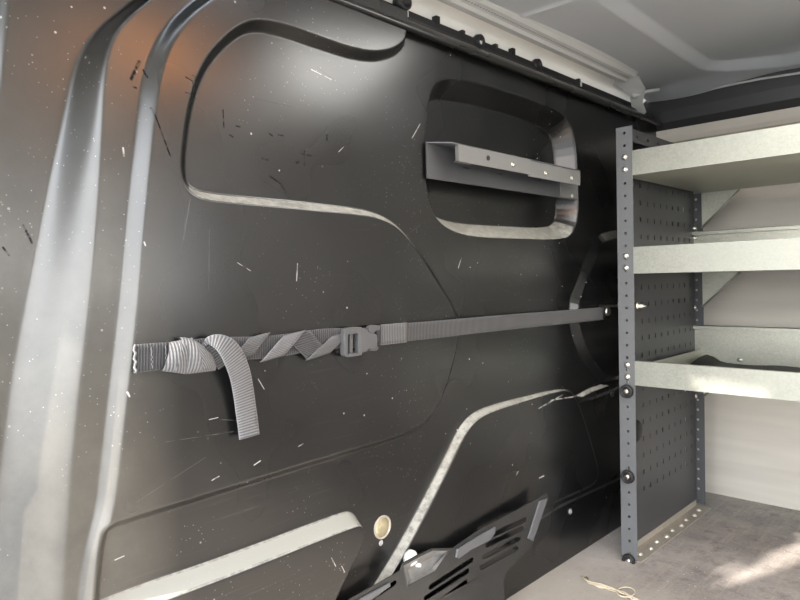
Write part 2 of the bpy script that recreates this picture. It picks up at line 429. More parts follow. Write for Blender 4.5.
# left edge: the sheet steps back twice toward the side of the body
def rowcurve(px):
    c = np.array(yz(px)); o = np.argsort(c[:, 1]); zz_ = z_; v = np.interp(zz_, c[o, 1], c[o, 0])
    k = np.exp(-(np.arange(-30, 31) / 13.0) ** 2); k /= k.sum()
    v = np.convolve(np.pad(v, 30, mode='reflect', reflect_type='odd'), k, 'valid')
    return np.interp(Zg, zz_, v)
y1 = rowcurve([(330, -50), (255, -25), (214, -5), (178, 24), (160, 55), (152, 88), (148, 125), (143, 170), (137, 230), (131, 300), (123, 370), (115, 440), (108, 505), (97, 545), (90, 600), (84, 680)])
y2 = rowcurve([(230, -50), (180, -25), (150, 0), (118, 25), (108, 50), (104, 90), (102, 150), (99, 210), (95, 270), (89, 330), (81, 400), (74, 470), (69, 540), (64, 600), (58, 680)])
y3 = rowcurve([(215, -50), (165, -25), (135, 0), (104, 25), (90, 55), (78, 110), (66, 160), (55, 215), (44, 270), (32, 330), (20, 400), (12, 470), (6, 540), (0, 600), (-8, 680)])
H -= .016 * ss((y1 + .004 - Yg) / .022)
H -= .058 * ss((y2 - Yg) / np.maximum(y2 - y3, .01))
y4 = rowcurve([(24, -20), (22, 10), (19, 40), (15, 90), (8, 140), (0, 190), (-20, 260), (-60, 400), (-90, 600)])
H -= .030 * ss((y4 - Yg) / .03)
H += .030 * ss((y4 - .035 - Yg) / .025)
# the panel is not dead flat: shallow oil-canning
for (px, py, r, a) in DENTS if 'DENTS' in globals() else [(310, 90, .16, .004), (385, 385, .09, .003), (540, 455, .10, .003), (480, 285, .12, -.003), (250, 250, .2, -.003), (200, 330, .15, .002)]:
    c = onx(px, py)
    H += a * np.exp(-((Yg - c[1]) ** 2 + (Zg - c[2]) ** 2) / (r * r))
wall = gridmesh('wall_left', H, Yg, Zg, M['bulk'])
struct(wall, 'black painted pressed steel bulkhead with swaged panels and scratches')
BH = H
def hat(y, z):
    i = min(np.searchsorted(np.array(y_), y), len(y_) - 1); j = int(round(z / .0022)); return float(BH[i, min(max(j, 0), BH.shape[1] - 1)])

# ------------------------------------------------------------------ rest of the shell
XR = 2.7
fl = box('floor', M['floor'], -.08, XR, -.18, 2.36, -.018, 0); struct(fl, 'worn grey brown plywood floor with dust')
# roof: pressed sheet with swages
xs = np.arange(-.02, XR, .01); ys = np.arange(.80, 2.17, .0035)
Xr, Yr = np.meshgrid(xs, ys, indexing='ij')
xs2 = np.arange(-.02, .80, .0035)
Xr, Yr = np.meshgrid(xs2, ys, indexing='ij')
ZR = 1.33
def rp(px): return [tuple(onz(a, b, ZR)[:2]) for a, b in px]
pr = rounded(rp([(560, -40), (602, 0), (700, 66), (712, 70), (735, 69), (800, 60)]) + [(.62, 2.0), (1.2, 2.0), (1.2, .4), (.23, .4)], 1)
dr = sdf(Xr, Yr, pr)
Zr = np.full(Xr.shape, ZR) + .022 * step(dr, .028)
a0, a1 = [np.array(onz(*p, ZR)[:2]) for p in ((524, 15), (588, -6))]
a1 = a0 + (a1 - a0) * 1.6
e = a1 - a0; tt = np.clip(((Xr - a0[0]) * e[0] + (Yr - a0[1]) * e[1]) / (e @ e), 0, 1)
dl = np.hypot(Xr - a0[0] - tt * e[0], Yr - a0[1] - tt * e[1])
Zr -= .006 * np.exp(-(dl / .007) ** 2)
Zr -= .03 * ss((Yr - 1.98) / .16) * (1 + .25 * np.sin(Xr * 14))
Zr += .004 * np.sin(Xr * 9 + 1) * np.sin(Yr * 5)
roof = gridmesh('ceiling', Xr, Yr, Zr, M['roof'], flip=True); struct(roof, 'grey painted steel roof panel with pressed ribs')
# near half of the roof, with unseen openings invented to let sun streaks in
def sheet_xy(name, m, outer, holes, z0, z1):
    bm = bmesh.new(); edges = []
    for loop in [outer] + holes:
        vs = [bm.verts.new((x, y, z0)) for x, y in loop]
        edges += [bm.edges.new((vs[i], vs[(i + 1) % len(vs)])) for i in range(len(vs))]
    bmesh.ops.triangle_fill(bm, edges=edges, use_beauty=True)
    r = bmesh.ops.extrude_face_region(bm, geom=bm.faces[:])
    for v in r['geom']:
        if isinstance(v, bmesh.types.BMVert): v.co.z = z1
    return from_bm(name, bm, m)
SUN = (.2, .98, -.92)
added_sun_hole = [(.975 + .10 * math.cos(t), 1.165 + .10 * math.sin(t)) for t in np.linspace(0, 2 * math.pi, 20)[:-1]]  # round roof hole added to throw a sun patch on the far wall
def back(px, py):     # where the sunlight that lands on this floor point crosses the roof
    p = onz(px, py, 0.0); k = 1.34 / -SUN[2]; return (float(p[0] - SUN[0] * k), float(p[1] - SUN[1] * k))
vent = [[back(*p) for p in [(712, 589), (735, 583), (765, 573), (800, 562), (870, 545), (900, 520), (850, 497), (806, 515), (794, 526), (803, 541), (784, 549), (770, 553), (757, 566), (742, 570), (728, 580)]],
        [back(*p) for p in [(714, 578), (726, 572), (741, 564), (739, 562), (722, 570)]]]  # made-up roof slots, outlined so the sun draws the floor streak
o = sheet_xy('ceiling', M['foam'], [(-.3, -.2), (XR, -.2), (XR, 2.33), (.79, 2.33), (.79, .81), (-.3, .81)], vent + [added_sun_hole], 1.335, 1.345); struct(o, 'near half of the steel roof with added openings for the sun')
# side wall behind the shelving
box_far = box('wall_back', M['lining'], -.06, XR, 2.30, 2.33, 0, 1.24); struct(box_far, 'pale painted board lining behind the shelving')
# dark cant rail with rounded lower edge, along the far side under the roof
prof = [(2.09, 1.345), (2.083, 1.325), (2.085, 1.27), (2.092, 1.235), (2.105, 1.215), (2.13, 1.207), (2.30, 1.20), (2.33, 1.20), (2.33, 1.345)]
bm = bmesh.new()
A = [bm.verts.new((-.14, y, z)) for y, z in prof]; B = [bm.verts.new((XR, y, z)) for y, z in prof]
for i in range(len(prof)): bm.faces.new([A[i], A[(i + 1) % len(A)], B[(i + 1) % len(A)], B[i]])
bm.faces.new(A[::-1]); bm.faces.new(B)
o = from_bm('trim_1', bm, M['beam'], smooth=False, bevel=.004); struct(o, 'black painted rail under the roof along the far side')

# near side of the body, with the sliding door opening the photograph is taken through; rear doors; all behind the lens
o = boxes('wall_front', M['near'], [(-.5, -.36, -.18, -.12, -.02, 1.40), (-.36, 1.9, -.18, -.12, 1.29, 1.40), (1.9, XR, -.18, -.12, -.02, 1.40)]); struct(o, 'dark side wall of the load bay with door opening')
o = boxes('wall_right', M['lining'], [(XR, XR + .03, -.18, 2.33, -.02, .75), (XR, XR + .03, -.18, 2.33, 1.2, 1.4), (XR, XR + .03, -.18, .25, .75, 1.2), (XR, XR + .03, .98, 1.17, .75, 1.2), (XR, XR + .03, 1.9, 2.33, .75, 1.2)]); struct(o, 'closed rear doors of the load bay')
o = box('ground', M['ground'], -12, 14, -16, -.2, -.62, -.6); o['kind'] = 'structure'; o['label'] = 'tarmac outside the side door'

# ------------------------------------------------------------------ top of the bulkhead: flange, clip strip, headlining edge, header rail
bm = bmesh.new()
prof = [(-.004, 1.236), (.012, 1.2255), (.020, 1.224), (.024, 1.229), (.022, 1.236), (.004, 1.253), (-.006, 1.256), (-.030, 1.258), (-.030, 1.236)]
ysn = np.arange(.30, 2.28, .05)
rings = [[bm.verts.new((x, y, z)) for x, z in prof] for y in ysn]
for a, b in zip(rings, rings[1:]):
    for i in range(len(prof)): bm.faces.new([a[i], a[(i + 1) % len(a)], b[(i + 1) % len(a)], b[i]])
bm.faces.new(rings[0]); bm.faces.new(rings[-1][::-1])
o = from_bm('trim_2', bm, M['bulk'], smooth=True); struct(o, 'rolled black flange along the top of the bulkhead')
zc = (float(onx(407, 6, -.03)[2]) + float(onx(520, 58, -.03)[2]) + float(onx(580, 85.6, -.03)[2])) / 3; print('zc', zc, onx(407, 6, -.03), onx(580, 86, -.03))
clip = box('trim_3', M['black_trim'], -.034, -.026, .60, 2.05, 1.25, zc); struct(clip, 'black plastic clip strip above the bulkhead')
for (px, kind) in [(436, 0), (478, 2), (462, 1), (512, 0), (495, 1), (536, 2), (578, 1)]:
    y = onx(px, 0.442 * px - 166 - 6, -.03)[1]
    if kind == 0: box('clip_tab', M['black_trim'], -.036, -.024, y - .006, y + .006, zc - .004, zc + .013, clip, .001)
    if kind == 1: box('clip_tab', M['black_trim'], -.034, -.024, y - .006, y + .004, zc - .004, zc + .006, clip, .002)
    if kind == 2:
        turned('clip_ring', M['black_trim'], (-.03, y, zc - .003), (1, 0, 0), [(0, -.006), (.014, -.006), (.016, 0), (.014, .010), (.009, .010), (.007, .004), (0, .004)], clip)
yq = onx(404, 8, -.02)[1]
turned('clip_ring', M['black_trim'], (-.02, yq - .01, zc + .003), (1, 0, 0), [(0, -.006), (.016, -.006), (.018, 0), (.016, .016), (.010, .016), (.008, .004), (0, .004)], clip)
for px in (408, 482, 582):
    y = onx(px, 0.442 * px - 166, -.022)[1]
    box('clip_spacer', M['whiteplastic'], -.0255, -.0235, y - .0035, y + .0035, 1.256, zc - .002, clip)
# headlining edge: pale band running behind the clip strip up to the header rail
def strip(name, m, prof, y0, y1, taper=0.0, n=24):
    bm = bmesh.new(); rr = []
    for k in range(n + 1):
        y = y0 + (y1 - y0) * k / n
        rr.append([bm.verts.new((x, y, z)) for x, z in prof])
    for a, b in zip(rr, rr[1:]):
        for i in range(len(prof)): bm.faces.new([a[i], a[(i + 1) % len(a)], b[(i + 1) % len(a)], b[i]])
    bm.faces.new(rr[0]); bm.faces.new(rr[-1][::-1])
    return from_bm(name, bm, m, bevel=.0)
o = strip('trim_4', M['foam'], [(-.075, 1.235), (-.055, 1.262), (-.045, 1.300), (-.002, 1.332), (-.002, 1.345), (-.09, 1.345), (-.09, 1.235)], .5, 2.09); struct(o, 'pale headlining edge between clip strip and header rail')
o = box('trim_8', M['beam'], -.32, -.10, -.2, 2.33, 1.15, 1.40); struct(o, 'dark cab side closing panel above the bulkhead')
rail = strip('trim_5', M['rail'], [(-.004, 1.334), (-.001, 1.320), (.006, 1.314), (.024, 1.312), (.030, 1.318), (.050, 1.320), (.056, 1.328), (.066, 1.334)], .5, 1.83)
struct(rail, 'grey painted header rail with a perforated seam under the roof')
for k in range(86):
    pass
seam = bmesh.new()
for k in range(96):
    y = .86 + k * .010
    add_box(seam, .038, .0415, y, y + .0045, 1.3180, 1.3205)
from_bm('seam_stitch', seam, mat('seam_grey', (.30, .30, .29), .6), rail)
# pressed end lug of the header rail
lug = [(-.02, 1.83, 1.325), (.0, 1.86, 1.315), (.012, 1.90, 1.290), (-.002, 1.94, 1.262), (-.004, 1.985, 1.242)]
bm = bmesh.new(); L1 = []
for (x, y, z), w in zip(lug, (.075, .06, .045, .030, .022)):
    L1.append([bm.verts.new((x - w * .2, y, z - .004)), bm.verts.new((x + w * .8, y + .004, z + .010)), bm.verts.new((x + w * .8, y + .008, z + .014)), bm.verts.new((x - w * .2, y + .006, z + .002))])
for a, b in zip(L1, L1[1:]):
    for i in range(4): bm.faces.new([a[i], a[(i + 1) % 4], b[(i + 1) % 4], b[i]])
bm.faces.new(L1[0]); bm.faces.new(L1[-1][::-1])
from_bm('end_lug', bm, M['rail'], rail, bevel=.0015)
tube('lug_tongue', M['rail'], [(.01, 1.90, 1.287), (.04, 1.93, 1.300), (.07, 1.955, 1.305)], [.009, .006, .004], rail)
# wavy lip where the roof skin laps the cant rail
lp = [onyp(px, py, 2.08) for px, py in [(640, 97), (655, 95), (668, 92), (690, 91), (712, 89), (735, 84), (760, 79), (800, 73), (860, 66)]]
o = tube('trim_6', M['rail'], [tuple(p) for p in lp] + [(XR, 2.08, lp[-1][2] - .01)], .0035); struct(o, 'wavy sealed lip where roof meets the far rail')
# pale horizontal lining step seen above the top shelf
bm = bmesh.new(); prof = [(2.098, 1.212), (2.100, 1.185), (2.106, 1.172), (2.130, 1.160), (2.150, 1.11), (2.16, 1.09), (2.30, 1.09), (2.30, 1.212)]
A = [bm.verts.new((.0, y, z)) for y, z in prof]; B = [bm.verts.new((XR, y, z)) for y, z in prof]
for i in range(len(prof)): bm.faces.new([A[i], A[(i + 1) % len(A)], B[(i + 1) % len(A)], B[i]])
bm.faces.new(A[::-1]); bm.faces.new(B)
o = from_bm('trim_7', bm, M['lining'], bevel=.003); struct(o, 'pale lining step above the top shelf')

# ------------------------------------------------------------------ shelving unit
S = thing('shelving_unit', 'steel van shelving unit with perforated side panel and three galvanised shelves', 'shelving', (.1, 1.61, 0))
PX = .096
def holed(name, m, u0, v0, nu, nv, pu, pv, r, square, place, parent, thick, border=(0, 0, 0, 0)):
    """sheet of nu x nv cells, each with a real hole; place(u,v,d) gives the 3d point"""
    bm = bmesh.new(); cache = {}
    def V(u, v, d):
        k = (round(u, 5), round(v, 5), d)
        if k not in cache: cache[k] = bm.verts.new(place(u, v, d))
        return cache[k]
    dirs = [(-1, -1), (0, -1), (1, -1), (1, 0), (1, 1), (0, 1), (-1, 1), (-1, 0)]
    for i in range(nu):
        for j in range(nv):
            cu, cv = u0 + (i + .5) * pu, v0 + (j + .5) * pv
            out = [(cu + a * pu / 2, cv + b * pv / 2) for a, b in dirs]
            if square: inn = [(cu + a * r[0], cv + b * r[1]) for a, b in dirs]
            else: inn = [(cu + a / math.hypot(a, b) * r[0], cv + b / math.hypot(a, b) * r[1]) for a, b in dirs]
            for k in range(8):
                l = (k + 1) % 8
                bm.faces.new([V(*out[k], 0), V(*out[l], 0), V(*inn[l], 0), V(*inn[k], 0)])
                bm.faces.new([V(*out[l], 1), V(*out[k], 1), V(*inn[k], 1), V(*inn[l], 1)])
                bm.faces.new([V(*inn[k], 0), V(*inn[l], 0), V(*inn[l], 1), V(*inn[k], 1)])
    u1, v1 = u0 + nu * pu, v0 + nv * pv
    bl, br, bb, bt = border
    rects = []
    if bb: rects.append((u0 - bl, u1 + br, v0 - bb, v0))
    if bt: rects.append((u0 - bl, u1 + br, v1, v1 + bt))
    if bl: rects.append((u0 - bl, u0, v0, v1))
    if br: rects.append((u1, u1 + br, v0, v1))
    for a, b, c, d in rects:
        q = [(a, c), (b, c), (b, d), (a, d)]
        w0 = [bm.verts.new(place(*p, 0)) for p in q]; w1 = [bm.verts.new(place(*p, 1)) for p in q]
        bm.faces.new(w0); bm.faces.new(w1[::-1])
        for k in range(4): bm.faces.new([w0[k], w0[(k + 1) % 4], w1[(k + 1) % 4], w1[k]])
    return from_bm(name, bm, m, parent)
# perforated panel: holes 45 mm apart
def unit_end(px, parent, panel=True):
    if panel: holed('perforated_panel', M['panel'], 1.637, .130, 11, 20, .0448, .0468, (.005, .0066), True, lambda u, v, d: (px + d * .0015, u, v), parent, .0015, (.025, .018, .11, .055))
    fp = holed('front_post', M['post'], px + .002, .005, 1, 35, .041, .0322, (.0036, .0036), False, lambda u, v, d: (u, 1.61 + d * .002, v), parent, .002)
    # return flanges of the front post
    boxes('post_flange', M['post'], [(px, px + .002, 1.61, 1.648, .005, 1.132)], fp)
    rpst = holed('rear_post', M['rear'], px - .014, .005, 1, 32, .041, .0322, (.0042, .0042), False, lambda u, v, d: (u, 2.152 + d * .002, v), parent, .002)
    boxes('post_flange', M['panel'], [(px - .014, px - .012, 2.114, 2.154, .005, 1.035)], rpst)
unit_end(PX, S)
holed('top_rail', M['panel'], 1.615, 1.092, 8, 1, .066, .032, (.006, .0035), True, lambda u, v, d: (PX + .038 + d * .0015, u, v), S, .0015)
# note: rail sits on the inner edge of the post
boxes('rail_flange', M['panel'], [(PX, PX + .0395, 1.615, 2.14, 1.124, 1.1255)], S)
X0, X1 = PX + .043, .98
def shelf(z0, z1, zr, gusset=True, side=.03):
    sh = boxes('shelf', M['galv_in'], [(X0 - .02, X1, 1.614, 2.146, z0, z0 + .0015)], S)
    boxes('front_lip', M['galv'], [(X0, X1, 1.6085, 1.611, z0, z1), (X0, X1, 1.611, 1.622, z1 - .0015, z1), (X0, X1, 1.611, 1.616, z0, z0 + .0015)], sh, .0007)
    boxes('rear_lip', M['galv_in'], [(X0 - .052, X1, 2.146, 2.148, z0, zr), (X0 - .052, X1, 2.134, 2.148, zr - .0015, zr), (X0 - .052, X1, 2.134, 2.1355, zr - .012, zr)], sh, .0005)
    boxes('side_lip', M['galv_in'], [(X0 - .022, X0 - .020, 1.614, 2.146, z0, z0 + side)], sh)
    if gusset:
        bm = bmesh.new()
        t = [(X0 - .018, z0 - .001), (.232, z0 - .001), (.122, z0 - .110)]
        a = [bm.verts.new((x, 2.149, z)) for x, z in t]; b = [bm.verts.new((x, 2.151, z)) for x, z in t]
        bm.faces.new(a); bm.faces.new(b[::-1])
        for k in range(3): bm.faces.new([a[k], a[(k + 1) % 3], b[(k + 1) % 3], b[k]])
        gs = from_bm('corner_gusset', bm, M['galv_in'], sh)
        tube('rolled_edge', M['galv'], [(.234, 2.146, z0 - .001), (.122, 2.146, z0 - .110)], .0032, gs)
    return sh
sh1 = shelf(1.005, 1.068, 1.030)
sh2 = shelf(.754, .822, .884)
sh3 = shelf(.466, .5285, .585, side=.042)
# bolts
def bolt(c, axis, r, parent, name='bolt'):
    bm = bmesh.new(); lathe(bm, c, axis, [(0, 0), (r * 1.25, 0), (r * 1.25, .0012), (r, .0014), (r, .0035), (r * .8, .0052), (r * .35, .0056), (0, .0056)], 14)
    return from_bm(name, bm, M['screw'], parent, smooth=True)
def on_front(px, py, y=1.6075): p = onyp(px, py, y); return (float(p[0]), y, float(p[2]))
for px, py in [(623.5, 157), (624, 169.5), (625, 256), (625, 268), (626, 365), (626, 377)]:
    c = on_front(px, py); bolt((PX + .0225, 1.6095, c[2]), (0, -1, 0), .0062, S)
for px, py in [(625.5, 391), (626.5, 476), (628, 560)]:
    c = on_front(px, py); c = (PX + .0225, 1.6095, c[2])
    rb = turned('rubber_bumper', M['rubber'], c, (0, -1, 0), [(0, 0), (.016, 0), (.018, .004), (.017, .011), (.013, .013), (.010, .010), (.009, .006), (0, .006)], S, 24)
    bolt((c[0], c[1] - .006, c[2]), (0, -1, 0), .0068, rb)
for px, py, y in [(694, 228.5, 2.150), (694, 307.5, 2.150), (695, 396, 2.150)]:
    p = onyp(px, py, y); bolt((float(p[0]), y, float(p[2])), (0, -1, 0), .0065, S)
for px, py in [(694, 238), (695, 328), (740, 360)]:
    p = onyp(px, py, 2.145); bolt((float(p[0]), 2.146, float(p[2])), (0, -1, 0), .006, sh2 if py < 300 else sh3)
# galvanised foot angle screwed to the floor
ft = boxes('foot_angle', M['foot'], [(PX + .002, PX + .050, 1.615, 2.14, .0006, .0030), (PX + .002, PX + .004, 1.615, 2.14, .003, .020)], S)
for k in range(9): bolt((PX + .028 + .006 * (k % 2), 1.66 + k * .054, .003), (0, 0, 1), .0062, ft, 'rivet')
# far end of the unit, outside the photograph
unit_end(X1 - .003, S, False)
# strap anchor bolt through the post
rod = turned('strap_anchor', M['screw'], (.02, 1.655, .668), (1, 0, 0), [(0, 0), (.0035, 0), (.0035, .055), (.009, .056), (.009, .066), (.004, .067), (.004, .105), (.011, .106), (.011, .112), (.007, .113), (.007, .124), (.003, .125), (.003, .130), (0, .130)], S, 14)

# dark sheet lying in the lowest shelf tray
bm = bmesh.new(); nx, ny = 40, 14; vs = []
for i in range(nx + 1):
    row = []
    for j in range(ny + 1):
        x = X0 + .0 + (X1 - .03 - X0) * i / nx; y = 1.63 + .50 * j / ny
        z = .4695 + .026 * math.exp(-((x - .142) / .03) ** 2) * ss(np.array((y - 1.9) / .2)) + .009 * (1 - math.exp(-max(0, x - .18) / .2)) * .7 + .0015 * math.sin(x * 40 + y * 9)
        row.append((x, y, float(z)))
    vs.append(row)
T = [[bm.verts.new(p) for p in r] for r in vs]; Bt = [[bm.verts.new((p[0], p[1], p[2] - .0015)) for p in r] for r in vs]
for i in range(nx):
    for j in range(ny):
        bm.faces.new([T[i][j], T[i + 1][j], T[i + 1][j + 1], T[i][j + 1]]); bm.faces.new([Bt[i][j], Bt[i][j + 1], Bt[i + 1][j + 1], Bt[i + 1][j]])
o = from_bm('shelf_mat', bm, M['rubber'], smooth=True)
o['label'] = 'black rubber mat lying in the lowest shelf tray'; o['category'] = 'mat'

# ------------------------------------------------------------------ angle bracket across the window pressing
z0, z1 = .9517, 1.0235
BR = thing('steel_bracket', 'grey folded steel bracket fixed across the recessed window pressing', 'bracket', (.004, .96, z0))
ya, yb = .966, 1.560
prism('back_plate', M['bracket'], [(ya, z0), (yb, z0), (yb, z1 - .018), (ya, z1)], .006, .0085, BR,
      holes=[[(y, .984), (y + .022, .984), (y + .022, .988), (y, .988)] for y in (1.08, 1.20, 1.36)])
ye = .994
bm = bmesh.new()
q = [(.006, ya, z1), (.006, yb - .003, z1 - .018 + .013), (.052, 1.500, 1.018), (.052, 1.012, 1.018), (.048, 1.0, 1.0215)]
a = [bm.verts.new(p) for p in q]; b = [bm.verts.new((p[0], p[1], p[2] - .002)) for p in q]
bm.faces.new(a); bm.faces.new(b[::-1])
for k in range(len(q)): bm.faces.new([a[k], a[(k + 1) % len(q)], b[(k + 1) % len(q)], b[k]])
from_bm('top_flange', bm, M['bracket'], BR)
boxes('front_lip', M['lip'], [(.050, .0525, 1.012, 1.272, .984, 1.018), (.049, .0505, 1.265, 1.503, .980, 1.0165)], BR, .0006)
boxes('lip_return', M['lip'], [(.044, .050, 1.012, 1.0135, .984, 1.018), (.040, .050, 1.012, 1.06, .984, .9855)], BR)
prism('end_glint_plate', M['lip'], [(1.475, z0 + .002), (yb, z0 + .002), (yb, .9985), (1.475, 1.001)], .0087, .0105, BR)  # paler piece paints the reflection on the back plate's right end
for (px, py, m) in [(488, 158, 'rubber'), (512.5, 164.5, 'bracket'), (546, 173, 'straw'), (572, 178, 'screw')]:
    p = onx(px, py, .0525)
    h = turned('rivet', M['screw'] if m != 'rubber' else M['rubber'], (.0508 if p[1] > 1.27 else .0527, float(p[1]), float(p[2])), (1, 0, 0), [(0, 0), (.0055, 0), (.005, .0016), (.0028, .0018), (.0025, .0004), (0, .0004)], BR, 14)
p = onx(572, 196, .0105); turned('rivet', M['screw'], (.0105, float(p[1]), float(p[2])), (1, 0, 0), [(0, 0), (.0055, 0), (.005, .0016), (.0028, .0018), (.0025, .0004), (0, .0004)], BR, 14)

# ------------------------------------------------------------------ retaining strap
ST = thing('tie_down_strap', 'grey webbing retaining strap buckled across the black bulkhead', 'strap', (.02, .36, .65))
Zs = .6535
X_ = .022
def zline(y): return .6555 - .010 * (y - .36) / 1.3
# flat run from buckle to far anchor
pts = [(X_ + .004 * math.sin(y * 9), y, zline(y) + .001) for y in np.linspace(.80, 1.672, 60)]
flat = ribbon('webbing', M['web_dark'], pts, [(0, 0, 1)] * len(pts), .0345, ST)
pts = [(X_ + .0035 + .004 * math.sin(y * 9), y, zline(y) + .001) for y in np.linspace(.808, .875, 8)]
ribbon('stitched_fold', M['web'], pts, [(0, .05, 1)] * len(pts), .0375, ST)
turned('end_bolt', M['screw'], (X_ + .003, 1.690, .651), (1, 0, 0), [(0, 0), (.0125, 0), (.0125, .003), (.010, .006), (.005, .007), (0, .007)], ST, 18)
boxes('end_cap', M['rubber'], [(X_ - .002, X_ + .003, 1.665, 1.702, .632, .666)], ST, .001)
# left stitched end and run under the wraps
pts = [(X_ - .002, y, zline(y) + .002 * math.sin(y * 30)) for y in np.linspace(.364, .80, 40)]
ribbon('webbing', M['web_dark'], pts, [(0, .04, 1)] * len(pts), .035, ST)
pts = [(X_ + .0015, y, zline(y)) for y in np.linspace(.362, .432, 8)]
ribbon('stitched_end', M['web_dark'], pts, [(0, .06, 1)] * len(pts), .0375, ST)
tube('frayed_edge', M['web_pale'], [(X_ + .003, .3625 + .0015 * math.sin(k * 2.1), zline(.362) - .019 + k * .0038) for k in range(11)], .0018, ST, 6)
for yq_ in (.385, .405): tube('stitch_line', M['web_pale'], [(X_ + .0035, yq_ + .001 * math.sin(k * 2.7), zline(.39) - .015 + k * .003) for k in range(11)], .0006, ST, 5)
# folded sleeve: three laps of webbing round the run
def wrap(name, m, ya, yb, turns, az, ax, width, phase, tilt=0, n=72, parent=ST, z_off=0):
    P = []; W = []
    for k in range(n + 1):
        t = k / n; y = ya + (yb - ya) * t; a = phase + 2 * math.pi * turns * t
        ca, sa = math.cos(a), math.sin(a)
        P.append(Vector((X_ + ax * (1 if ca > 0 else .6) * math.copysign(abs(ca) ** .6, ca), y, zline(y) + z_off + az * math.copysign(abs(sa) ** .9, sa))))
    for k in range(n + 1):
        t = (P[min(k + 1, n)] - P[max(k - 1, 0)]).normalized()
        W.append(t.cross(Vector((1, 0, 0)) * math.cos(phase + 2 * math.pi * turns * k / n) + Vector((0, 0, 1)) * math.sin(phase + 2 * math.pi * turns * k / n)))
    for k in range(1, n + 1):
        if W[k].dot(W[k - 1]) < 0: W[k] = -W[k]
    return ribbon(name, m, P, W, width, parent)
# sleeve body: folded outline in front of the run with a diagonal crease
def quilt(name, m, rows, parent):
    bm = bmesh.new(); uvl = bm.loops.layers.uv.new('UVMap'); V = []
    n = len(rows[0])
    for r in rows: V.append([bm.verts.new(p[:3]) for p in r])
    for i in range(len(rows) - 1):
        for j in range(n - 1):
            f = bm.faces.new([V[i][j], V[i + 1][j], V[i + 1][j + 1], V[i][j + 1]]); f.smooth = True
            for l, (a, b) in zip(f.loops, ((i, j), (i + 1, j), (i + 1, j + 1), (i, j + 1))):
                l[uvl].uv = rows[a][b][3:]
    return from_bm(name, bm, m, parent, smooth=True)
def sleeve(name, m, ya, yb, ztop, zbot, ax, lean, parent, n=24, seg=20, twist=0.6):
    rows = []
    for i in range(n + 1):
        t = i / n; r = []
        zt, zb = ztop(t), zbot(t); zc, h = (zt + zb) / 2, (zt - zb) / 2
        for j in range(seg + 1):
            a = 2 * math.pi * j / seg
            y = ya + (yb - ya) * t + lean * math.sin(a)
            x = X_ + .004 + ax * (.75 + .5 * math.sin(math.pi * t)) * math.cos(a)
            r.append((x, y, zc + h * math.sin(a), (y - ya) + twist * (zc + h * math.sin(a) - zc) * (1 if t > .45 else -.1), .5 + .4 * math.sin(a)))
        rows.append(r)
    return quilt(name, m, rows, parent)
zz = lambda px, py: float(onx(px, py, X_ + .008)[2])
yy = lambda px, py=355: float(onx(px, py, X_ + .008)[1])
sleeve('wrapped_lap', M['web_pale'], yy(166), yy(190), lambda t: zz(166, 343) + (zz(190, 338) - zz(166, 343)) * t, lambda t: zz(165, 371) + (zz(190, 374) - zz(165, 371)) * t, .011, .006, ST, twist=.15)
sleeve('wrapped_lap', M['web_pale'], yy(184), yy(213), lambda t: zz(186, 337) + (zz(212, 352) - zz(186, 337)) * t * t, lambda t: zz(184, 375) + (zz(216, 371) - zz(184, 375)) * t, .013, -.004, ST, twist=.8)
# loop over the top, then the loose tail hanging down
tail_px = [(204, 347, .028), (206, 342.5, .032), (211, 340.5, .038), (219, 342, .043), (227, 347.5, .045), (234, 358, .043), (240, 374, .038), (243.5, 392, .033), (246, 410, .031), (248, 424, .031), (249.5, 437, .032)]
P = []; Wd = []
raw = [Vector(onx(a, b, x)) for a, b, x in tail_px]
for i in range(len(raw) - 1):
    for k in range(4):
        t = k / 4; p0 = raw[max(i - 1, 0)]; p1 = raw[i]; p2 = raw[i + 1]; p3 = raw[min(i + 2, len(raw) - 1)]
        P.append(.5 * ((2 * p1) + (p2 - p0) * t + (2 * p0 - 5 * p1 + 4 * p2 - p3) * t * t + (3 * p1 - p0 - 3 * p2 + p3) * t ** 3))
P.append(raw[-1])
for i, p in enumerate(P):
    t = (P[min(i + 1, len(P) - 1)] - P[max(i - 1, 0)]).normalized(); f = i / (len(P) - 1)
    w = t.cross(Vector((1, 0, 0)))
    w = w.normalized()
    k = max(0, 1 - f * 3.2)
    w = (w * (1 - .6 * k) + Vector((0, -.3, -.8)) * k * .6)
    Wd.append(w if w.dot(Vector((0, -1, 0))) > 0 or k > 0 else -w)
for i in range(1, len(Wd)):
    if Wd[i].dot(Wd[i - 1]) < 0: Wd[i] = -Wd[i]
ribbon('loose_tail', M['web_pale'], P, Wd, [.006 + .029 * float(ss(np.array(i / 22))) for i in range(len(P))], ST)
P2 = [Vector(onx(a, b, x)) for a, b, x in [(206, 341, .022), (211, 346, .024), (216, 353, .024), (220, 360, .022), (224, 366, .018)]]
ribbon('inner_fold', M['web'], P2, [(0, 1, .5)] * 5, .020, ST)
# spiral laps
def lap(m, px, wpx, dx=0.0):
    n = len(px); q = [onx(a, b, X_ + .002 + .007 * math.sin(math.pi * i / (n - 1)) + dx) for i, (a, b) in enumerate(px)]
    return ribbon('spiral_lap', m, [tuple(v) for v in q], [(0, 1, .15)] * n, wpx * .00215, ST)
lap(M['web_pale'], [(272, 358.5), (276, 355), (281, 349), (286, 343), (291, 337), (295, 333)], 21, .002)
lap(M['web'], [(242, 358), (246, 353), (251, 346), (256, 340), (260, 335)], 18)
lap(M['web'], [(318, 356.5), (323, 352), (329, 346), (336, 340), (343, 333)], 24)
lap(M['web_dark'], [(298, 333.5), (302, 338), (307, 344), (313, 350), (318, 356)], 22, -.001)

